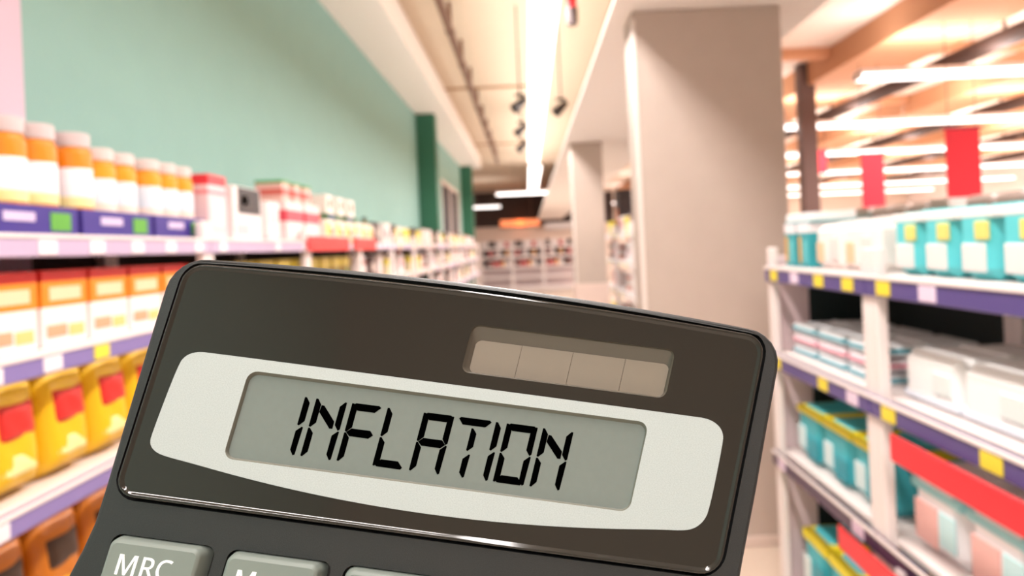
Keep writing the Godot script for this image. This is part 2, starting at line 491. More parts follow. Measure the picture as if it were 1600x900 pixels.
func calculator() -> void:
	var c := thing("calculator", "large black pocket calculator with INFLATION on its grey display, tilted in front of the aisle", "calculator")
	c.transform = Transform3D(Basis(Vector3(0.98553, -0.16856, 0.0179), Vector3(0.1694, 0.97565, -0.13932), Vector3(0.00602, 0.14033, 0.99009)), Vector3(-0.02722, 1.45035, -0.21122))
	var shell := noisy(Color(0.14, 0.145, 0.145), 0.05, 0.22, 0.42, 40.0, 0.25)
	var gloss := mat(Color(0.165, 0.155, 0.14), 0.07)
	var groove := mat(Color(0.02, 0.02, 0.02), 0.6)
	var silver := noisy(Color(0.675, 0.705, 0.70), 0.08, 0.14, 0.5, 60.0)
	var keym := mat(Color(0.45, 0.485, 0.46), 0.5)
	# outlines
	var body := PackedVector2Array()
	for i in 25:      # top edge, bowed, right to left
		var f := 1.0 - 2.0 * i / 24.0
		body.append(Vector2(f * 84.5, 37.6 + 2.9 * (1.0 - f * f)))
	for k in range(1, 7):
		var a := PI / 2 + PI / 2 * k / 6.0
		body.append(Vector2(-84.5 + cos(a) * 10.4, 27.2 + sin(a) * 10.4))
	for q in [[-94.6, 10.0], [-94.2, -10.0], [-93.6, -32.0], [-93.5, -44.0], [-94.6, -52.0], [-96.2, -60.0], [-98.2, -72.0], [-99.0, -90.0], [-99.0, -180.0]]:
		body.append(Vector2(q[0], q[1]))
	for k in range(0, 7):
		var a := PI + PI / 2 * k / 6.0
		body.append(Vector2(-87.0 + cos(a) * 12.0, -186.0 + sin(a) * 12.0))
	for k in range(0, 7):
		var a := PI * 1.5 + PI / 2 * k / 6.0
		body.append(Vector2(87.0 + cos(a) * 12.0, -186.0 + sin(a) * 12.0))
	for q in [[99.0, -180.0], [99.0, -90.0], [98.6, -72.0], [97.6, -60.0], [96.8, -46.0], [96.5, -30.0], [96.4, -10.0], [96.0, 10.0]]:
		body.append(Vector2(q[0], q[1]))
	for k in range(0, 6):
		var a := PI / 2 * k / 6.0
		body.append(Vector2(84.5 + cos(a) * 11.3, 26.3 + sin(a) * 11.3))
	var panel := rrect(-90.0, -35.2, 90.0, 35.6, 6.0, 6, 2.5, 0.0, 20)
	var recess := inset(panel, -1.1)
	var lcd := rrect(-61.3, -20.6, 60.3, 5.8, 3.0)
	var sun := rrect(1.4, 13.4, 63.6, 28.1, 2.4)
	# body shell: one surface with the recess for the glossy panel and wells for the keys
	var wells := []
	var cols := [-86.2, -51.6, -17.0, 17.6, 52.2]
	for x in cols:
		wells.append(rrect(x - 0.5, -65.0, x + 30.4, -45.9, 3.0))
	var st := begin(false)
	var h0 := -1.2
	loft(st, [inset(body, 1.5), body, body, inset(body, 0.2), inset(body, 0.65), inset(body, 1.3)], [-24.0, -21.0, h0 - 1.6, h0 - 0.75, h0 - 0.2, h0], 1, false, true)
	face(st, inset(body, 1.3), [recess] + wells, h0)
	loft(st, [recess, recess], [h0, -5.0], 20, true)
	for w in wells:
		loft(st, [w, w], [h0, -4.5], 22, true)
	face(st, inset(body, 1.5), [], -24.0, -1.0)
	mi("body", done(st), shell, c)
	# dark floor of recess and wells
	st = begin(false)
	face(st, recess, [], -4.9)
	for w in wells:
		face(st, w, [], -4.4)
	mi("recess_floor", done(st), groove, c)
	# glossy front panel with two windows
	st = begin(false)
	loft(st, [panel, panel, inset(panel, 0.12), inset(panel, 0.3), inset(panel, 0.55), inset(panel, 0.8), inset(panel, 1.15), inset(panel, 1.5), inset(panel, 1.9)], [-4.8, -0.7, 0.0, 0.38, 0.48, 0.46, 0.34, 0.14, 0.0], 1, false, true)
	face(st, inset(panel, 1.9), [lcd, sun], 0.0)
	mi("front_panel", done(st), gloss, c)
	# silver plate
	var plate := PackedVector2Array()
	for q in [[83.2, 3.0], [82.6, 5.6], [80.9, 7.6], [78.0, 9.0], [74.0, 9.3]]:
		plate.append(Vector2(q[0], q[1]))
	for q in [[-75.0, 9.5], [-78.6, 9.2], [-81.3, 7.8], [-82.7, 5.0], [-84.1, -16.5], [-83.8, -19.2], [-82.0, -21.0], [-79.0, -22.1]]:
		plate.append(Vector2(q[0], q[1]))
	for k in 13:
		var x := -70.0 + 140.0 * k / 12.0
		plate.append(Vector2(x, -28.6 + 5.9 * pow((x - 4.0) / 77.0, 2)))
	for q in [[77.0, -23.7], [80.0, -22.7], [82.2, -20.4], [83.2, -17.0]]:
		plate.append(Vector2(q[0], q[1]))
	for pass_no in 2:
		var soft := PackedVector2Array()
		for i in plate.size():
			var a := plate[i]
			var b := plate[(i + 1) % plate.size()]
			soft.append(a.lerp(b, 0.25))
			soft.append(a.lerp(b, 0.75))
		plate = soft
	st = begin(false)
	loft(st, [plate, plate], [0.0, 0.15])
	face(st, plate, [lcd], 0.15)
	tag(mi("display_plate", done(st), silver, c), "speckled silver plate round the display")
	# display: bevelled surround, glass grey screen, black strokes
	var screen_edge := rrect(-60.8, -20.4, 60.2, 4.7, 2.6)
	st = begin(false)
	loft(st, [lcd, inset(lcd, 0.3), screen_edge], [0.15, -0.4, -1.5], 1, true, true)
	mi("display_surround", done(st), mat(Color(0.45, 0.45, 0.41), 0.3), c)
	st = begin(false)
	face(st, screen_edge, [], -1.45)
	mi("display_screen", done(st), noisy(Color(0.445, 0.475, 0.455), 0.01, 0.05, 0.28, 20.0), c)
	var ink := mat(Color(0.006, 0.006, 0.006), 0.9)
	ink.specular_mode = BaseMaterial3D.SPECULAR_DISABLED
	var word := [["f", "c2", -42.7, 1.6], ["fencb", "", -39.2, 9.1], ["fage", "", -28.2, 9.0], ["fed", "", -17.35, 9.4], ["fabgec", "", -6.3, 9.0], ["a", "", 3.9, 10.6], ["i", "", 8.95, 1.5], ["l", "", 8.55, 1.6], ["f", "c2", 15.7, 1.6], ["fabcde", "", 19.0, 9.1], ["fncb", "", 30.0, 8.9], ["e2", "", 30.0, 8.9]]
	for w in word:
		var kinds: String = w[0]
		var strokes := []
		if kinds == "e2":
			strokes = ["e"]
		else:
			for ch in kinds: strokes.append(ch)
			if w[1] == "c2": strokes.append("c")
		for ch in strokes:
			mi("display_stroke", flat_slab(seg_poly(ch, w[2], w[3]), -1.45, -1.35, 0.17), ink, c)
	# solar window: sloped grey well, four cells
	var cell_edge := rrect(3.5, 13.5, 63.3, 23.6, 2.0)
	var mid_ring := rrect(2.4, 13.45, 63.45, 25.6, 2.2)
	st = begin(false)
	loft(st, [sun, inset(sun, 0.35), mid_ring, cell_edge], [0.0, -0.7, -1.6, -2.6], 1, true)
	mi("solar_surround", done(st), mat(Color(0.33, 0.31, 0.275), 0.12), c)
	st = begin(false)
	face(st, cell_edge, [], -2.7)
	mi("solar_backing", done(st), mat(Color(0.3, 0.26, 0.21), 0.4), c)
	var cuts := [3.5, 17.7, 33.55, 49.7, 63.3]
	for k in 4:
		var piece: Array = Geometry2D.intersect_polygons(cell_edge, PackedVector2Array([Vector2(cuts[k] + 0.08, 0), Vector2(cuts[k + 1] - 0.08, 0), Vector2(cuts[k + 1] - 0.08, 40), Vector2(cuts[k] + 0.08, 40)]))
		mi("solar_cell", flat_slab(piece[0], -2.7, -2.5), mat(Color(0.485, 0.445, 0.395), 0.35), c)
	# keys
	var words := ["MRC", "M-", "M+", "", ""]
	for r in 6:
		for k in 5:
			var x: float = cols[k]
			var v := -46.2 - 24.0 * r
			var base := rrect(x, v - 18.4, x + 29.0, v - 0.2, 2.8, 5, 0.0, 0.0, 4)
			var top := rrect(x + 0.5, v - 17.6, x + 27.4, v - 0.25, 2.6, 5, 0.0, 0.0, 4)
			st = begin(false)
			loft(st, [base, top, inset(top, 0.35), inset(top, 1.1)], [-4.3, 0.6, 1.25, 1.6], 1, false, true)
			face(st, inset(top, 1.1), [], 1.6)
			var key := mi("key", done(st), keym, c)
			if r == 0 and words[k]:
				mi("key_print", face_text(words[k], x + 4.6, v - 9.95, 5.7, 1.6, 1.03), mat(Color(0.97, 0.98, 0.97), 0.6), key)

# ---------------------------------------------------------------- the place
func _ready() -> void:
	rng.seed = 20240611
	var cam := Camera3D.new()
	cam.name = "camera"
	add_child(cam, true)
	cam.position = Vector3(0, EYE, 0)
	cam.rotation_degrees.z = -2.5
	var at := CameraAttributesPhysical.new()
	at.frustum_focal_length = 28.0
	at.frustum_focus_distance = 0.215
	at.frustum_near = 0.05
	at.frustum_far = 120.0
	at.exposure_aperture = 12.5
	cam.attributes = at
	cam.projection = Camera3D.PROJECTION_FRUSTUM
	cam.near = 0.05
	cam.far = 120.0
	cam.size = 900.0 / 1100.0 * 0.05
	cam.frustum_offset = Vector2(-25.0, -65.0) / 1100.0 * 0.05
	cam.current = true

	var we := WorldEnvironment.new()
	we.name = "environment"
	var env := Environment.new()
	env.background_mode = Environment.BG_COLOR
	env.background_color = Color(0.75, 0.72, 0.7)
	env.tonemap_mode = Environment.TONE_MAPPER_LINEAR
	env.tonemap_exposure = 1.95
	env.sdfgi_enabled = true
	env.ssao_enabled = true
	env.ssil_enabled = true
	we.environment = env
	add_child(we, true)

	# lamps first: the line over the aisle, its second length, the cross lamps at the end, the rows in the hall
	var aisle := "lamp lines over the aisle"
	lamp("long white linear lamp hanging along the middle of the aisle", Vector3(0.165, EYE + 1.5, 4.5), Vector3(0.165, EYE + 1.5, -12.6), 0.19, 17.0, 0.34, EYE + 2.5, aisle)
	lamp("shorter white linear lamp continuing the line at the far end of the aisle", Vector3(0.2, EYE + 1.5, -13.0), Vector3(0.2, EYE + 1.5, -19.0), 0.24, 6.5, 0.35, EYE + 2.5, aisle)
	lamp("white lamp bar hanging crosswise beyond the end of the aisle lamp", Vector3(-0.85, EYE + 1.52, -20.3), Vector3(1.25, EYE + 1.52, -20.3), 0.22, 3.0, 0.2, EYE + 2.5, "")
	lamp("small crosswise lamp bar deep in the store beside the dark green pilaster", Vector3(-2.2, EYE + 1.5, -26.0), Vector3(-0.95, EYE + 1.5, -26.0), 0.25, 2.0, 0.2, EYE + 2.5, "")
	lamp("added white lamp bar behind the camera, unseen, for the calculator edge highlight", Vector3(-1.45, EYE + 1.42, 1.55), Vector3(0.02, EYE + 1.42, 1.55), 0.16, 2.2, 0.2, EYE + 2.5, "")  # added lamp, out of view, makes the bright line on the calculator panel's lower edge
	var zs := [3.6, 6.9, 9.9, 13.4, 17.6, 22.5, 27.0]
	for i in zs.size():
		lamp("crosswise white lamp bar in the hall beyond the pillar, %s in view" % ORD[i - 1] if i > 0 else "crosswise white lamp bar over the hall beside the camera, out of view", Vector3(3.3, EYE + 1.5, -zs[i]), Vector3(15.6, EYE + 1.5, -zs[i]), 0.17, 19.0, 0.4, EYE + 2.2, "hall lamp rows")

	setting()
	left_rack()
	right_rack()
	far_racks()
	hall()
	overhead()
	calculator()

func setting() -> void:
	var mint := noisy(Color(0.565, 0.735, 0.705), 0.012, 0.02, 0.7, 0.6, 0.0, true)
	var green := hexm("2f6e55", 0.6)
	var cream := noisy(Color(0.86, 0.79, 0.70), 0.012, 0.03, 0.85, 0.5, 0.0, true)
	var beam := noisy(Color(0.72, 0.58, 0.45), 0.015, 0.03, 0.8, 0.5, 0.0, true)
	var under := hexm("fbf5f0", 0.8)
	var clad := noisy(Color(0.78, 0.715, 0.67), 0.015, 0.04, 0.6, 0.7, 0.0, true)
	var beige := hexm("ead8cc", 0.75)
	# floor of large pale tiles
	struct("floor", Vector3(24.0, 0.2, 38.0), Vector3(5.0, -0.112, -12.0), hexm("cfc0b2", 0.6))
	var fl := get_node("floor")
	var tones := [noisy(Color(0.87, 0.80, 0.73), 0.02, 0.03, 0.35, 3.0), noisy(Color(0.84, 0.77, 0.70), 0.025, 0.03, 0.35, 3.0), noisy(Color(0.89, 0.82, 0.75), 0.02, 0.03, 0.35, 3.0)]
	for i in 5:
		for k in 22:
			mi("floor_tile", cbox(Vector3(0.594, 0.012, 0.594), 0.002), tones[rng.randi() % 3], fl, Vector3(-5.0 - 0.93 + 0.6 * i, 0.107, 12.0 + 1.5 - 0.6 * k))
	# ceiling slabs
	struct("ceiling", Vector3(24.0, 0.2, 38.0), Vector3(5.0, EYE + 2.62, -12.0), cream)
	struct("ceiling_1", Vector3(0.52, 0.34, 25.5), Vector3(-1.45, EYE + 2.35, -6.5), under)                   # dropped soffit along the green wall
	struct("ceiling_2", Vector3(0.5, 1.37, 33.0), Vector3(1.23, EYE + 1.825, -13.5), beam)                      # deep beam over the pillars
	struct("trim_1", Vector3(1.05, 0.02, 33.0), Vector3(0.975, EYE + 1.128, -13.5), under)
	for z in [11.0, 17.0, 5.0]:
		struct("trim_%d" % int(z), Vector3(1.64, 0.03, 0.07), Vector3(-0.37, EYE + 2.505, -z), beam)
	# left wall, in pieces round the window
	struct("wall_left", Vector3(0.2, 4.1, 20.2), Vector3(-1.8, 2.05, -4.1), mint)
	struct("wall_left_lintel", Vector3(0.2, 1.1, 3.6), Vector3(-1.8, 3.5, -16.0), mint)
	struct("wall_left_sill", Vector3(0.2, 1.6, 3.6), Vector3(-1.8, 0.8, -16.0), mint)
	struct("wall_left_end", Vector3(0.2, 4.1, 1.6), Vector3(-1.8, 2.05, -18.6), mint)
	var win := struct("window_1", Vector3(0.06, 0.07, 3.6), Vector3(-1.72, 2.92, -16.0), hexm("efe2dc"))
	mi("window_frame", cbox(Vector3(0.06, 0.07, 3.6), 0.004), hexm("efe2dc"), win, Vector3(0, -1.29, 0))
	for z in [-1.76, 0.0, 1.76]:
		mi("window_frame", cbox(Vector3(0.06, 1.3, 0.06), 0.004), hexm("efe2dc"), win, Vector3(0, -0.645, z))
	for z in [-0.88, 0.88]:
		mi("window_pane", cbox(Vector3(0.012, 1.26, 1.68), 0.002), mat(Color(0.16, 0.13, 0.15), 0.75), win, Vector3(-0.03, -0.645, z))
	struct("wall_left_panel", Vector3(0.03, 2.6, 2.2), Vector3(-1.684, 2.6, -1.27), hexm("d9c2d4", 0.7))
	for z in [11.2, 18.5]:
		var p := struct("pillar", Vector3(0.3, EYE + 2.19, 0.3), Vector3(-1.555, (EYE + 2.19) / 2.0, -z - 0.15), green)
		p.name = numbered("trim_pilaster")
	# other walls
	struct("wall_back", Vector3(24.0, 4.1, 0.2), Vector3(5.0, 2.05, -30.6), beige)
	struct("wall_rear", Vector3(24.0, 4.1, 0.2), Vector3(5.0, 2.05, 6.4), hexm("b5a594", 0.8))
	struct("wall_right", Vector3(0.2, 4.1, 38.0), Vector3(16.6, 2.05, -12.0), hexm("f2e8e6", 0.8))
	struct("wall_left_return", Vector3(5.2, 4.1, 0.2), Vector3(-4.4, 2.05, -19.3), mint)
	struct("wall_left_far", Vector3(0.2, 4.1, 12.0), Vector3(-6.8, 2.05, -25.0), beige)
	# pillars under the beam
	var p1 := struct("pillar", Vector3(0.72, EYE + 1.115, 0.25), Vector3(0.91, (EYE + 1.115) / 2.0, -3.535), clad)
	mi("pillar_base", cbox(Vector3(0.735, 0.05, 0.265), 0.004), hexm("e3cfc4"), p1, Vector3(0, -(EYE + 1.115) / 2.0 + 0.026, 0))
	mi("pillar_base", cbox(Vector3(0.02, EYE + 1.1, 0.02), 0.004), hexm("f2e6df"), p1, Vector3(-0.355, -0.03, 0.12)).name = "corner_guard"
	var p2 := struct("pillar", Vector3(0.35, EYE + 1.115, 0.3), Vector3(0.685, (EYE + 1.115) / 2.0, -7.9), clad)
	mi("kick_guard", cbox(Vector3(0.37, 1.06, 0.32), 0.006), hexm("ead2c8"), p2, Vector3(0, -(EYE + 1.115) / 2.0 + 0.53, 0))
	mi("corner_guard", cbox(Vector3(0.02, EYE + 1.1, 0.02), 0.004), hexm("f2e6df"), p2, Vector3(-0.17, -0.03, 0.145))

func left_rack() -> void:
	var frame := hexm("efe4e2", 0.4)
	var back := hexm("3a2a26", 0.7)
	var lilac := hexm("c3b0cf", 0.35)
	var violet := hexm("8a7cb8", 0.35)
	var white := hexm("f6eef4", 0.4)
	var yellow := hexm("f2e04a", 0.4)
	for b in 14:
		var z := 0.25 + 1.25 * b
		var lab := "white shelving bay in view along the green wall, %s from the camera" % ORD[b - 1] if b > 0 else "white left shelving bay beside the camera, outside the frame"
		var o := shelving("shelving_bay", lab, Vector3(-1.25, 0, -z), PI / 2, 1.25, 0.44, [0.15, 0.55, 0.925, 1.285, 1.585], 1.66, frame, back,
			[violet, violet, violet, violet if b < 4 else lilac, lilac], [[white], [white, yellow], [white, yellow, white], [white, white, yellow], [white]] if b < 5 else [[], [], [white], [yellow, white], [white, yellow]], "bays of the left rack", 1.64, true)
	# first bay, top shelf: orange jars in purple trays
	var s1 := 1.5855
	var g := "goods on the left rack near the camera"
	var w1 := "top shelf, left rack"
	var T := func(): return tray(0.38, 0.08, 0.26, "3b2a8c", "5fae3c", "d9c8ea")
	var J1 := func(): return jar(0.305, 0.056, "e78a1e", "cdbfc0", "ee8d16", "fbf8ff", "f6e9a8")
	var J2 := func(): return jar(0.275, 0.056, "e8921c", "d9cbc8", "f0a01c", "e3ecf8", "f5e2d8")
	for t in 4:
		var zc := 1.44 + 0.4 * t
		place("tray", T, Vector3(-1.425, s1, -zc), PI / 2, "purple cardboard tray with green print, %s from far end, top shelf, left rack" % ORD[3 - t], "tray", "purple jar trays")
		for k in 6:
			var nm := "%s from pillar end, %s row, %s purple tray" % [ORD[2 - k % 3], ["front", "rear"][k / 3], ["fourth", "third", "second", "last"][t]]
			var tall: bool = t < 2 or t == 2 and k % 3 == 0
			place("jar_a" if tall else "jar_b", J1 if tall else J2, Vector3(-1.425 + [0.06, -0.06][k / 3], s1 + 0.0065, -zc + 0.12 * (1 - k % 3)), PI / 2, ("tall orange jar with white label, " if tall else "shorter orange jar with pale blue label, ") + nm, "jar", "orange jars in the purple trays")
	var P := func(): return carton("carton", 0.17, 0.27, 0.2, "f6d3d8", [[0.84, 1.0, "e8343f", "lid"], [0.7, 0.76, "f08a96"]], [[0.2, 0.2, 0.8, 0.6, "fbe8ea"]])
	row(LEFT, s1, 2.87, 3.07, 1, 0.15, "pinkbox", P, "pink box with bright red lid", "beside the orange jars, " + w1, "box", g)
	# second bay
	var K := func(): return carton("carton", 0.32, 0.245, 0.2, "f8eeee", [], [[0.15, 0.5, 0.95, 0.98, "241c1e"], [0.25, 0.66, 0.5, 0.84, "f3e9e9"], [0.1, 0.1, 0.5, 0.3, "f6cdd2"]])
	row(LEFT, s1, 3.12, 3.46, 1, 0.15, "blackprint", K, "white carton with large black square print", w1, "carton", g)
	var W := func(): return carton("carton", 0.16, 0.2, 0.2, "faf0f0", [[0.0, 0.12, "f2d6dc"]], [[0.2, 0.45, 0.8, 0.8, "f4d9dd"]])
	row(LEFT, s1, 3.52, 3.72, 1, 0.15, "whitebox", W, "plain white carton beside the black print carton", w1, "carton", g)
	var R := func(): return carton("carton", 0.28, 0.22, 0.22, "f5dede", [[0.5, 0.78, "e2475a", "red_ribbon"]], [[0.1, 0.08, 0.55, 0.4, "fff4f2"]])
	row(LEFT, s1, 3.8, 4.44, 2, 0.16, "ribbon", R, "white carton with red ribbon band", w1, "carton", g)
	var G := func(): return carton("carton", 0.13, 0.12, 0.15, "eab8ae", [[0.86, 1.0, "3f9a4a", "green_top"], [0.3, 0.6, "d8665c"]], [])
	row(LEFT, s1 + 0.221, 3.84, 4.4, 3, 0.16, "greentop", G, "salmon box with green top", "on red ribbon cartons", "box", g)
	# third bay
	var Y := func(): return carton("carton", 0.19, 0.15, 0.2, "fbf2e6", [[0.0, 0.16, "f4e0a0"]], [[0.1, 0.3, 0.5, 0.85, "f3dc3a"], [0.62, 0.3, 0.86, 0.62, "ef7a5c"]])
	row(LEFT, s1, 4.52, 5.98, 6, 0.15, "yellowcarton", Y, "white carton with yellow print", "third bay, " + w1, "carton", g)
	var GT := func(): return carton("carton", 0.34, 0.035, 0.2, "2f6b34", [], [[0.05, 0.2, 0.4, 0.8, "35409a"]])
	row(LEFT, s1 + 0.152, 4.55, 5.5, 2, 0.15, "greenslab", GT, "flat dark green box", "lying on yellow print cartons", "box", g)
	var O := func(): return carton("carton", 0.17, 0.13, 0.16, "faeee6", [], [[0.3, 0.35, 0.68, 0.8, "ee6a45"]])
	row(LEFT, s1 + 0.188, 4.6, 5.45, 3, 0.15, "orangedot", O, "white box with orange dot", "on flat green boxes", "box", g)
	# red promotion strips on the rail of bays three and four
	for k in 2:
		var o := thing("promotion_strip", ["long red promotion strip clipped to the top rail of the left rack", "second red promotion strip, further along the top rail of the left rack"][k], "sign", Vector3(-1.225, 1.57, -[4.35, 5.3][k]), PI / 2)
		mi("strip_face", cbox(Vector3([0.9, 0.7][k], 0.085, 0.006), 0.002), hexm("ee2a2c", 0.4), o, Vector3(0, 0, 0.008))
		mi("strip_clip", cbox(Vector3(0.04, 0.03, 0.01), 0.002), hexm("c9b9bb"), o, Vector3(0.2, 0.03, 0.001))
	# second shelf: red and orange cartons
	var C := func(): return carton("carton", 0.19, 0.205, 0.3, "fdf3f0", [[0.86, 1.0, "d9241f", "red_lid"], [0.52, 0.86, "f0901e"]], [[0.08, 0.12, 0.5, 0.28, "f2b08a"], [0.56, 0.1, 0.9, 0.26, "f5d888"], [0.15, 0.6, 0.85, 0.78, "f8d9b0"]])
	row(LEFT, 1.2855, 1.24, 2.7, 7, 0.2, "redcarton", C, "white carton, orange band, red top", "second shelf, left rack", "carton", "red topped cartons")
	var C2 := func(): return carton("carton", 0.2, 0.2, 0.3, "8c6a2c", [[0.7, 1.0, "c9b23a"]], [[0.2, 0.2, 0.8, 0.6, "5f7a34"]])
	row(LEFT, 1.2855, 2.85, 5.15, 9, 0.2, "browncarton", C2, "brown carton with yellow band", "second shelf, left rack", "carton", "brown cartons")
	# third shelf: yellow, red and orange pouches; fourth: brown and gold
	var B1 := func(): return pouch(0.2, 0.31, 0.14, "f3c41f", "e8a414", "d8302a", "fdf2a8")
	var B2 := func(): return pouch(0.2, 0.31, 0.14, "ee8b22", "f0a81a", "b8221f", "f8e23c")
	row(LEFT, 0.9255, 1.26, 2.7, 7, 0.12, "pouch_a", B1, "yellow pouch with red label", "front, third shelf, left rack", "pouch", "pouches on the left rack")
	row(LEFT, 0.9255, 1.18, 2.62, 7, 0.27, "pouch_b", B2, "orange pouch with dark red label", "behind, third shelf, left rack", "pouch", "pouches on the left rack")
	var B3 := func(): return pouch(0.2, 0.28, 0.13, "c8741a", "e0a020", "3a2416", "e8b02a")
	row(LEFT, 0.5505, 1.2, 2.7, 7, 0.13, "pouch_c", B3, "brown gold pouch with black label", "fourth shelf, left rack", "pouch", "pouches on the left rack")
	# the rest of the rack: small mixed goods
	var kinds := mixed()
	for b in range(4, 14):
		var z0 := 0.25 + 1.25 * b + 0.09
		for s in 3:
			if s == 2 and b < 8:
				continue
			var y: float = [1.5855, 1.2855, 0.9255][s]
			var n := 6 if s == 0 else 5
			for i in n:
				var k: Array = kinds[rng.randi() % kinds.size()]
				if s == 0 and z0 + (i + 0.5) * 1.07 / n < 6.1:
					continue
				place(k[0], k[1], Vector3(-1.385 - rng.randf() * 0.04, y, -(z0 + (i + 0.5) * 1.07 / n)), PI / 2, "%s, %s on %s shelf of the %s left bay" % [k[2], ORD[i], ["top", "second", "third"][s], ORD[b - 1]], k[3], "%s goods on the distant left rack" % k[0])

func mixed() -> Array:
	return [
		["pale", func(): return carton("carton", 0.15, 0.2, 0.14, "f6e6e0", [[0.0, 0.2, "e8cfc4"]], [[0.2, 0.4, 0.8, 0.8, "fbf6f2"]]), "small cream carton", "carton"],
		["reddot", func(): return carton("carton", 0.15, 0.18, 0.14, "f8ecea", [], [[0.25, 0.3, 0.75, 0.75, "d8505a"]]), "small white carton with red square", "carton"],
		["yellow", func(): return carton("carton", 0.16, 0.16, 0.14, "f4e6b8", [[0.6, 1.0, "f2e04a"]], []), "small carton with yellow top", "carton"],
		["pinkjar", func(): return jar(0.19, 0.055, "e8b8ac", "f6eeee", "d88a7c", "faf0ec", "e8d2c8"), "small pink jar", "jar"],
		["olive", func(): return bottle(0.23, 0.045, "8a7a3c", "3c3026", "f0e6cc"), "olive bottle with cream label", "bottle"],
		["dark", func(): return carton("carton", 0.14, 0.19, 0.14, "4a3030", [], [[0.15, 0.3, 0.85, 0.7, "e6cfc0"]]), "small dark brown carton with pale label", "carton"],
		["whitebottle", func(): return bottle(0.24, 0.05, "f4ecea", "e07a5a", "e8d0d4"), "white bottle with orange cap", "bottle"],
	]

func right_rack() -> void:
	var frame := hexm("efe2de", 0.4)
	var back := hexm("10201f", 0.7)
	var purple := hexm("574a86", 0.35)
	var plum := hexm("4a3350", 0.35)
	var yellow := hexm("f0da3c", 0.4)
	var pale := hexm("e8d2e6", 0.4)
	var tops := [0.12, 0.655, 1.045, 1.38]
	var zn := [0.31, 1.14, 1.97]
	var names := ["white right shelving bay closest to the camera, mostly out of sight", "white right shelving bay between the camera and the end bay", "white end bay of the right shelving, beside the big pillar"]
	for b in 3:
		# this side faces -X: the bay's x axis runs towards the camera
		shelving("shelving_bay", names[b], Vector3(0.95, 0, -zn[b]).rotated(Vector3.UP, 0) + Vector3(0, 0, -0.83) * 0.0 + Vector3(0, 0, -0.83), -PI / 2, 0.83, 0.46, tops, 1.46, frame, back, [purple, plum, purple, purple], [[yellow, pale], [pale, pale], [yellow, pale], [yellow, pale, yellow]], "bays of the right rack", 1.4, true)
	# back side of the gondola: a plain end panel
	var e := thing("end_panel", "dark end panel with a pale pink front flange, closing the right shelving by the pillar", "panel", Vector3(1.19, 0, -2.815))
	mi("panel_sheet", cbox(Vector3(0.3, 1.4, 0.018), 0.003), back, e, Vector3(0.07, 0.7, 0))
	mi("front_flange", cbox(Vector3(0.14, 1.42, 0.02), 0.003), hexm("e9cfd0", 0.5), e, Vector3(-0.15, 0.71, 0))
	mi("panel_foot", cbox(Vector3(0.47, 0.06, 0.03), 0.004), hexm("efe2de", 0.5), e, Vector3(0, 0.03, 0))
	# top shelf: turquoise and white packs
	var t := 1.3805
	var A := func(): return softpack(0.135, 0.165, 0.17, "f3f1f0", [[0.62, 0.82, "4fc3c9"]], [[0.08, 0.1, 0.5, 0.5, "e9b27a"], [0.55, 0.08, 0.92, 0.55, "57c9cf"]])
	var A2 := func(): return softpack(0.135, 0.165, 0.17, "5fcdd2", [[0.84, 0.98, "f2f4f2"]], [[0.2, 0.12, 0.8, 0.5, "f0e8e2"], [0.55, 0.55, 0.9, 0.8, "e8d878"]])
	row(RIGHT, t, 1.21, 1.93, 5, 0.13, "pack_a", A2, "turquoise soft pack, white print", "front, top right shelf", "pack", "turquoise packs")
	row(RIGHT, t, 1.21, 1.9, 5, 0.305, "pack_b", A, "white soft pack, turquoise band", "behind, top right shelf", "pack", "white turquoise packs")
	var WB := func(): return softpack(0.2, 0.15, 0.16, "f6ece6", [], [[0.1, 0.15, 0.35, 0.6, "f0c8a0"], [0.6, 0.2, 0.9, 0.7, "eadcd6"]])
	row(RIGHT, t, 2.02, 2.46, 2, 0.13, "pack_w", WB, "cream white soft pack", "top shelf of right end bay", "pack", "cream packs")
	var TB := func(): return carton("carton", 0.1, 0.16, 0.14, "2f9fa8", [[0.78, 1.0, "f6eff2"]], [[0.1, 0.1, 0.3, 0.7, "e8b048"], [0.5, 0.1, 0.9, 0.6, "5fc4c8"]])
	row(RIGHT, t, 2.48, 2.74, 2, 0.115, "tealbox", TB, "small teal carton with white top", "top shelf of right end bay", "carton", "small teal cartons")
	row(RIGHT, t, 2.04, 2.73, 4, 0.305, "pack_b", A, "white soft pack, turquoise band", "rear of right end bay", "pack", "white turquoise packs")
	# boxes laid over the top row
	var LB := func(): return carton("carton", 0.24, 0.035, 0.16, "f2f4f4", [[0.0, 0.2, "3aa8b0"]], [])
	row(RIGHT, t + 0.1615, 2.46, 2.74, 1, 0.13, "lidbox", LB, "flat white box with teal edge", "on the small teal cartons of the right end bay", "box", "flat boxes on packs")
	# second shelf
	var F := func(): return softpack(0.19, 0.032, 0.3, "eef2f4", [[0.25, 0.75, "3aa6b8"]], [])
	var F2 := func(): return softpack(0.19, 0.032, 0.3, "f6e9ec", [[0.3, 0.7, "ef8fa4"]], [])
	for k in 3:
		row(RIGHT, 1.0455 + 0.0425 * k, 2.03, 2.73, 3, 0.205, "flat_a" if k != 1 else "flat_b", F if k != 1 else F2, ["flat white pack, teal stripe", "flat white pack, pink stripe", "flat white pack, teal stripe"][k], ["lowest", "middle", "topmost"][k] + " in stack, right end bay", "pack", "flat wipes packs")
	var BW := func(): return softpack(0.24, 0.135, 0.3, "f8f8f6", [[0.05, 0.2, "dfe6f0"]], [[0.6, 0.3, 0.9, 0.7, "e6eeea"]])
	row(RIGHT, 1.0455, 1.42, 1.93, 2, 0.21, "pack_big", BW, "large plain white soft pack", "second right shelf", "pack", "large white packs")
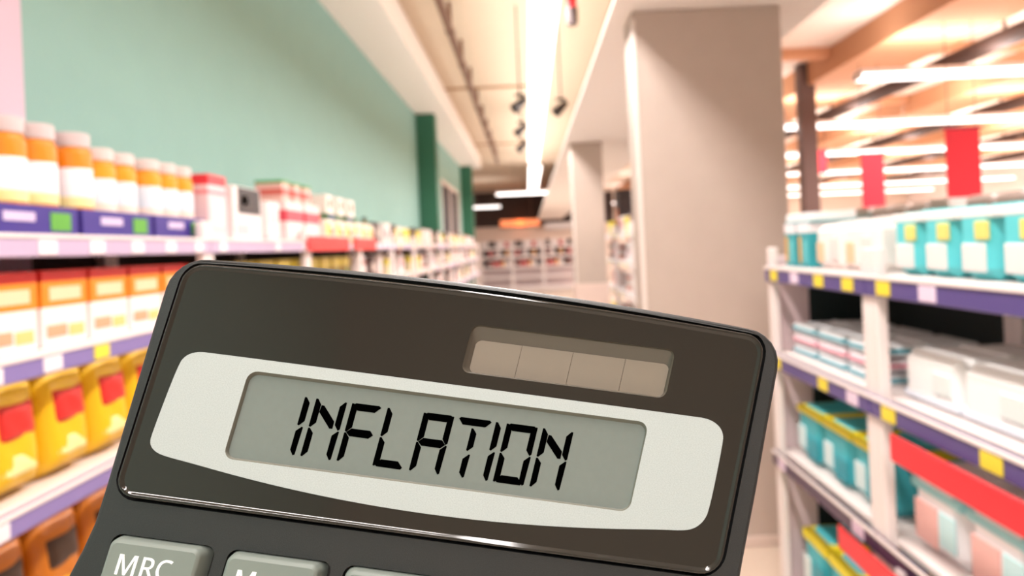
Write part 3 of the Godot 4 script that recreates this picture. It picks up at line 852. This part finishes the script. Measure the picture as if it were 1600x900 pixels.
	var GR := func(): return carton("carton", 0.11, 0.2, 0.2, "1d5a3c", [[0.75, 1.0, "12352a"]], [[0.2, 0.2, 0.8, 0.6, "c9a24a"]])
	row(RIGHT, 1.0455, 1.2, 1.42, 2, 0.25, "greenbox", GR, "dark green carton with gold print", "second right shelf", "carton", "dark green cartons")
	# third shelf
	var D := func(): return softpack(0.21, 0.2, 0.3, "48b9c4", [[0.84, 0.97, "f4e02c"]], [[0.08, 0.2, 0.4, 0.62, "d8eef0"], [0.5, 0.1, 0.92, 0.5, "2f9fae"]])
	row(RIGHT, 0.6555, 2.03, 2.73, 3, 0.21, "diaper", D, "turquoise pack with yellow top", "third shelf, right end bay", "pack", "turquoise yellow packs")
	var D2 := func(): return softpack(0.22, 0.22, 0.3, "f6f0f2", [[0.7, 0.84, "9fdde2"]], [[0.1, 0.12, 0.55, 0.6, "f0b8b0"], [0.6, 0.2, 0.9, 0.6, "c8ecee"]])
	row(RIGHT, 0.6555, 1.2, 1.92, 3, 0.21, "pinkpack", D2, "white pack with salmon print", "third right shelf", "pack", "white salmon packs")
	# bottom shelf
	row(RIGHT, 0.1205, 2.03, 2.73, 3, 0.21, "diaper_tall", func(): return softpack(0.21, 0.27, 0.3, "48b9c4", [[0.8, 0.95, "f4e02c"]], [[0.06, 0.12, 0.36, 0.6, "e8f2f0"], [0.5, 0.1, 0.94, 0.62, "2f9fae"]]), "tall turquoise pack with yellow top", "bottom shelf, right end bay", "pack", "tall turquoise packs")
	row(RIGHT, 0.1205, 1.2, 1.92, 3, 0.21, "whitepack_low", func(): return softpack(0.23, 0.3, 0.3, "f2f6f6", [[0.1, 0.24, "48b9c4"]], [[0.3, 0.4, 0.8, 0.8, "f0a8b8"]]), "tall white pack, turquoise foot", "bottom right shelf", "pack", "tall white packs")
	# red promotion strips
	for k in 2:
		var o := thing("promotion_strip", ["red promotion strip hanging under the second shelf of the right rack", "red promotion strip hanging under the third shelf of the right rack"][k], "sign", Vector3(0.912, [0.945, 0.575][k], [-1.42, -1.92][k]), -PI / 2)
		mi("strip_face", cbox(Vector3(0.78 if k == 0 else 0.46, 0.07, 0.006), 0.002), hexm("ee2433", 0.4), o, Vector3(0, 0, 0.002))
		mi("strip_clip", cbox(Vector3(0.04, 0.03, 0.01), 0.002), hexm("c9b9bb"), o, Vector3(0.12, 0.04, -0.004))

func far_racks() -> void:
	var frame := hexm("f2e8e6", 0.4)
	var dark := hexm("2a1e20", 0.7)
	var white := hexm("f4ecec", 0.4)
	var yellow := hexm("f0e23c", 0.4)
	var tops := [0.15, 0.6, 0.98, 1.3, 1.6]
	# beyond the pillar on the right
	for b in 4:
		shelving("shelving_bay", "white shelving bay behind the big pillar, %s beyond it" % ORD[b], Vector3(0.98, 0, -4.2 - 1.25 * b - 1.25), -PI / 2, 1.25, 0.44, tops, 1.7, frame, dark, [white, white, white, white, white], [[yellow], [yellow], [yellow, white], [yellow, white], [white, yellow]], "bays behind the pillar", 1.66)
	var kinds := mixed()
	for b in range(1, 4):
		for s in range(1, 5):
			for i in 5:
				if rng.randf() < 0.25 or s == 4 and absf(4.2 + 1.25 * b + 0.1 + (i + 0.5) * 0.21 - 8.12) < 0.3:
					continue
				var k: Array = kinds[rng.randi() % kinds.size()]
				place(k[0], k[1], Vector3(1.09, tops[s] + 0.0005, -(4.2 + 1.25 * b + 0.1 + (i + 0.5) * 0.21)), -PI / 2, "%s, %s on %s shelf, %s bay behind the pillar" % [k[2], ORD[i], ["", "fourth", "third", "second", "top"][s], ORD[b]], k[3], "%s goods behind the pillar" % k[0])
	var hd := thing("display_stand", "tall dark display block standing on the top shelf behind the big pillar", "display", Vector3(1.12, 1.6005, -8.12), -PI / 2)
	mi("stand_body", cbox(Vector3(0.3, 0.5, 0.16), 0.01), hexm("3c3232", 0.6), hd, Vector3(0, 0.25, 0))
	mi("stand_foot", cbox(Vector3(0.34, 0.05, 0.2), 0.006), hexm("1c1818", 0.6), hd, Vector3(0, 0.025, 0))
	mi("side_print", cbox(Vector3(0.1, 0.18, 0.006), 0.002), hexm("e8804a", 0.6), hd, Vector3(0.06, 0.2, 0.081))
	# rack across the end of the aisle
	for b in 3:
		shelving("shelving_bay", "white shelving bay across the far end of the aisle, %s from the green wall" % ORD[b], Vector3(-1.6 + 1.05 * b, 0, -23.6), 0.0, 1.05, 0.44, [0.15, 0.5, 0.85, 1.2, 1.5], 1.72, frame, hexm("d9c8c8", 0.7), [white, white, white, white, white], [[], [], [], [], []], "bays at the far end", 1.7)
	var ends := [
		["blackcap", func(): return bottle(0.26, 0.06, "1c1618", "d8c8c4", "3a2c2e"), "black bottle", "bottle"],
		["redcan", func(): return jar(0.2, 0.065, "c8323c", "f0e0dc", "b02430", "e05a50", "8c1c24"), "red jar", "jar"],
		["whitecan", func(): return jar(0.22, 0.065, "f6eeee", "fbf6f4", "f0dcdc", "faf4f2", "e8d8d8"), "white jar", "jar"],
		["amber", func(): return bottle(0.25, 0.06, "e88a2c", "4a2c1c", "f2d8a8"), "orange bottle", "bottle"],
		["plumbox", func(): return carton("carton", 0.15, 0.22, 0.14, "5a3038", [], [[0.2, 0.3, 0.8, 0.7, "d8a8a0"]]), "plum carton", "carton"],
	]
	for b in 3:
		for s in range(2, 5):
			for i in 6:
				var pick: int = [[0, 4, 1, 1, 3, 2], [0, 1, 4, 2, 0, 3], [2, 0, 0, 2, 2, 1]][s - 2][(i + b) % 6]
				var k: Array = ends[pick]
				place(k[0], k[1], Vector3(-1.6 + 1.05 * b + 0.1 + (i + 0.5) * 0.142, [0.15, 0.5, 0.85, 1.2, 1.5][s] + 0.0005, -23.74), 0.0, "small %s, %s on %s shelf, %s bay across the aisle end" % [k[2], ORD[i], ["third", "second", "top"][s - 2], ORD[b]], k[3], "%s goods at the aisle end" % k[0])
	# dark fascia, glowing panel and cool unit on the back wall
	var f := thing("wall_fascia", "dark brown fascia board high across the end wall", "fascia", Vector3(-1.0, EYE + 1.0, -30.46))
	mi("fascia_board", cbox(Vector3(9.5, 1.5, 0.05), 0.005), hexm("3a2c2a", 0.6), f, Vector3(0, 0.65, 0))
	for k in 4:
		mi("fascia_batten", cbox(Vector3(0.08, 1.5, 0.03), 0.004), hexm("5a4440", 0.6), f, Vector3(-3.6 + 2.4 * k, 0.65, 0.04))
	var s := thing("lit_panel", "orange lit panel on the dark fascia at the aisle end", "sign", Vector3(-0.3, EYE + 0.92, -30.3))
	mi("panel_face", cbox(Vector3(1.7, 0.3, 0.04), 0.01), glow(Color(0.95, 0.55, 0.36), 0.55), s, Vector3(0, 0.1, 0))
	mi("panel_case", cbox(Vector3(1.8, 0.38, 0.05), 0.01), hexm("6a4a3c"), s, Vector3(0, 0.1, -0.035))
	var l := OmniLight3D.new()
	l.name = "panel_light"
	l.light_energy = 0.12
	l.light_color = Color(1.0, 0.55, 0.28)
	l.light_size = 0.2
	l.omni_range = 60.0
	l.omni_attenuation = 2.0
	l.shadow_enabled = true
	s.add_child(l, true)
	l.position = Vector3(0, 0.1, 0.15)
	var u := thing("cool_unit", "pale wall unit beside the orange panel at the aisle end", "air conditioner", Vector3(1.42, EYE + 0.68, -30.3))
	mi("unit_case", cbox(Vector3(1.35, 0.3, 0.28), 0.03), hexm("f2f2f6"), u, Vector3(0, 0.15, 0))
	mi("unit_slot", cbox(Vector3(1.2, 0.03, 0.02), 0.004), hexm("b8b4bc"), u, Vector3(0, 0.05, 0.135))

func hall() -> void:
	var frame := hexm("f4e8e6", 0.4)
	var white := hexm("f6eef0", 0.4)
	var backm := hexm("d8c4c0", 0.7)
	var brown := hexm("cf9a74", 0.7)
	var dark := hexm("4c3a34", 0.7)
	var cream := hexm("f3e4d8", 0.8)
	# ceiling of the hall and its beams
	struct("ceiling_3", Vector3(14.8, 0.3, 36.0), Vector3(9.0, EYE + 2.35, -12.0), cream)
	var xs := [4.1, 6.75, 9.5, 12.2]
	for i in 4:
		struct("ceiling_beam", Vector3(0.85, 0.3, 34.0), Vector3(xs[i], EYE + 2.06, -11.5), brown)
	for i in 4:
		var o := thing("air_duct", "dark ventilation duct under the hall ceiling, %s from the pillar" % ORD[i], "duct", Vector3(xs[i] + 0.62, EYE + 1.82, -11.0), 0.0, "hall ducts")
		var m := mi("duct_pipe", lathe([[0.0, -14.0], [0.09, -14.0], [0.09, 14.0], [0.0, 14.0]], 14), dark, o)
		m.rotation.x = PI / 2
		for k in 7:
			mi("duct_strap", cbox(Vector3(0.03, 0.36, 0.03), 0.004), hexm("6a5850"), o, Vector3(0.11, 0.19, -12.0 + 4.0 * k))
	for z in [5.2, 8.4, 11.6, 15.0]:
		struct("ceiling_trim", Vector3(13.0, 0.12, 0.18), Vector3(9.2, EYE + 2.15, -z), hexm("d9a07a", 0.7))
	# grey post in the hall
	struct("pillar", Vector3(0.2, EYE + 2.19, 0.16), Vector3(3.67, (EYE + 2.19) / 2.0, -9.1), hexm("6e5a56", 0.6))
	# racks
	var kinds := [
		["hallwhite", func(): return softpack(0.25, 0.2, 0.2, "faf4f4", [], [[0.1, 0.2, 0.5, 0.7, "f2dcdc"]]), "white pack", "pack"],
		["hallteal", func(): return carton("carton", 0.22, 0.2, 0.2, "8fd6da", [[0.7, 1.0, "f6f4f2"]], []), "pale turquoise carton", "carton"],
		["hallyellow", func(): return carton("carton", 0.2, 0.18, 0.2, "f4ec9a", [[0.0, 0.4, "f0d83c"]], []), "yellow carton", "carton"],
		["hallred", func(): return carton("carton", 0.22, 0.2, 0.2, "f4cfc4", [[0.5, 1.0, "e88a6a"]], []), "salmon carton", "carton"],
	]
	var rack_x := [2.75, 5.6]
	var rack_z := [3.1, 7.9]
	for r in 2:
		for b in [6, 4][r]:
			shelving("shelving_bay", "white hall shelving bay, %s along the %s hall rack" % [ORD[b], ORD[r]], Vector3(rack_x[r], 0, -rack_z[r] - 1.5 * b - 1.5), -PI / 2, 1.5, 0.5, [0.15, 0.6, 1.05, 1.5], 1.56, frame, backm, [white, white, white, white], [[], [], [], []], "hall shelving", 1.54)
			for i in 5:
				for s in 2:
					if s == 1 and r > 0:
						continue
					var k: Array = kinds[0 if rng.randf() < 0.45 else rng.randi() % 4]
					place(k[0], k[1], Vector3(rack_x[r] + 0.16, [1.5005, 1.0505][s], -rack_z[r] - 1.5 * b - 0.06 - (i + 0.5) * 0.276), -PI / 2, "%s, %s on %s shelf, %s bay of %s hall rack" % [k[2], ORD[i], ["top", "lower"][s], ORD[b], ORD[r]], k[3], "%s goods, %s hall shelf" % [k[0], ["top", "lower"][s]])
	# hanging red banners
	var bz := [8.0, 6.5, 10.6]
	var bx := [3.95, 4.05, 4.4]
	for i in 3:
		var w: float = [0.26, 0.32, 0.3][i]
		var o := thing("banner", ["narrow red banner hanging in the hall beside the grey post", "wider red banner hanging in the hall nearer the camera", "faint red banner hanging high and deep in the hall"][i], "banner", Vector3(bx[i], EYE + [0.22, 0.24, 0.9][i], -bz[i]), 0.0)
		var h: float = [0.66, 0.68, 0.36][i]
		mi("banner_sheet", cbox(Vector3(w, h, 0.012), 0.003), hexm("e0243a", 0.6), o, Vector3(0, h / 2.0, 0))
		mi("banner_rod", cbox(Vector3(w + 0.06, 0.025, 0.025), 0.006), hexm("8c2430"), o, Vector3(0, h, 0))
		for s in [-1.0, 1.0]:
			mi("banner_cord", lathe([[0.004, 0.0], [0.004, 2.0 - h - [0.22, 0.24, 0.9][i]]], 6), hexm("5a4440"), o, Vector3(s * w * 0.4, h, 0))

func overhead() -> void:
	# conduit rail with hangers over the left half of the aisle
	var o := thing("cable_rail", "brown suspended cable rail with hangers beside the long lamp", "rail", Vector3(-0.69, EYE + 2.2, -9.0))
	mi("rail_bar", cbox(Vector3(0.07, 0.045, 19.0), 0.006), hexm("7d5a48", 0.6), o)
	for k in 14:
		mi("hanger", cbox(Vector3(0.04, 0.28, 0.06), 0.006), hexm("7d5a48", 0.6), o, Vector3(0.0, 0.155, 8.4 - 1.3 * k))
		mi("clamp", cbox(Vector3(0.09, 0.05, 0.09), 0.008), hexm("6a4a3c", 0.6), o, Vector3(0, 0.0, 8.4 - 1.3 * k))
	# spotlights on short arms beside the lamp
	var sz := [7.3, 8.9, 10.4, 7.6]
	var sx := [-0.02, -0.02, -0.02, 0.42]
	var where := ["nearest black spotlight hanging at the side of the long lamp", "middle black spotlight hanging at the side of the long lamp", "furthest black spotlight hanging at the side of the long lamp", "black spotlight between the long lamp and the beam"]
	for i in 4:
		var s := thing("spotlight", where[i], "spotlight", Vector3(sx[i], EYE + 1.48, -sz[i]))
		var head := mi("lamp_head", lathe([[0.0, -0.09], [0.03, -0.09], [0.055, 0.09], [0.045, 0.09], [0.04, 0.06], [0.0, 0.06]], 14), hexm("2c2422", 0.5), s)
		head.rotation = Vector3(-0.5, 0.0, 2.4)
		mi("yoke", cbox(Vector3(0.1, 0.03, 0.03), 0.004), hexm("2c2422", 0.5), s, Vector3(0, 0.09, 0))
		mi("hanging_rod", lathe([[0.008, 0.09], [0.008, 1.02]], 8), hexm("6a5046"), s)
	var a := thing("alarm_beacon", "small red beacon on a dark bracket beside the long lamp", "beacon", Vector3(0.33, EYE + 1.42, -4.3))
	mi("beacon_dome", lathe([[0.0, 0.02], [0.025, 0.02], [0.03, 0.05], [0.03, 0.12], [0.0, 0.12]], 14), hexm("e8202c", 0.3), a)
	mi("beacon_bracket", lathe([[0.0, -0.08], [0.032, -0.08], [0.036, 0.02], [0.0, 0.02]], 14), hexm("4a3a38", 0.5), a)
	mi("hanging_rod", lathe([[0.006, 0.12], [0.006, 1.08]], 8), hexm("8a7468"), a)
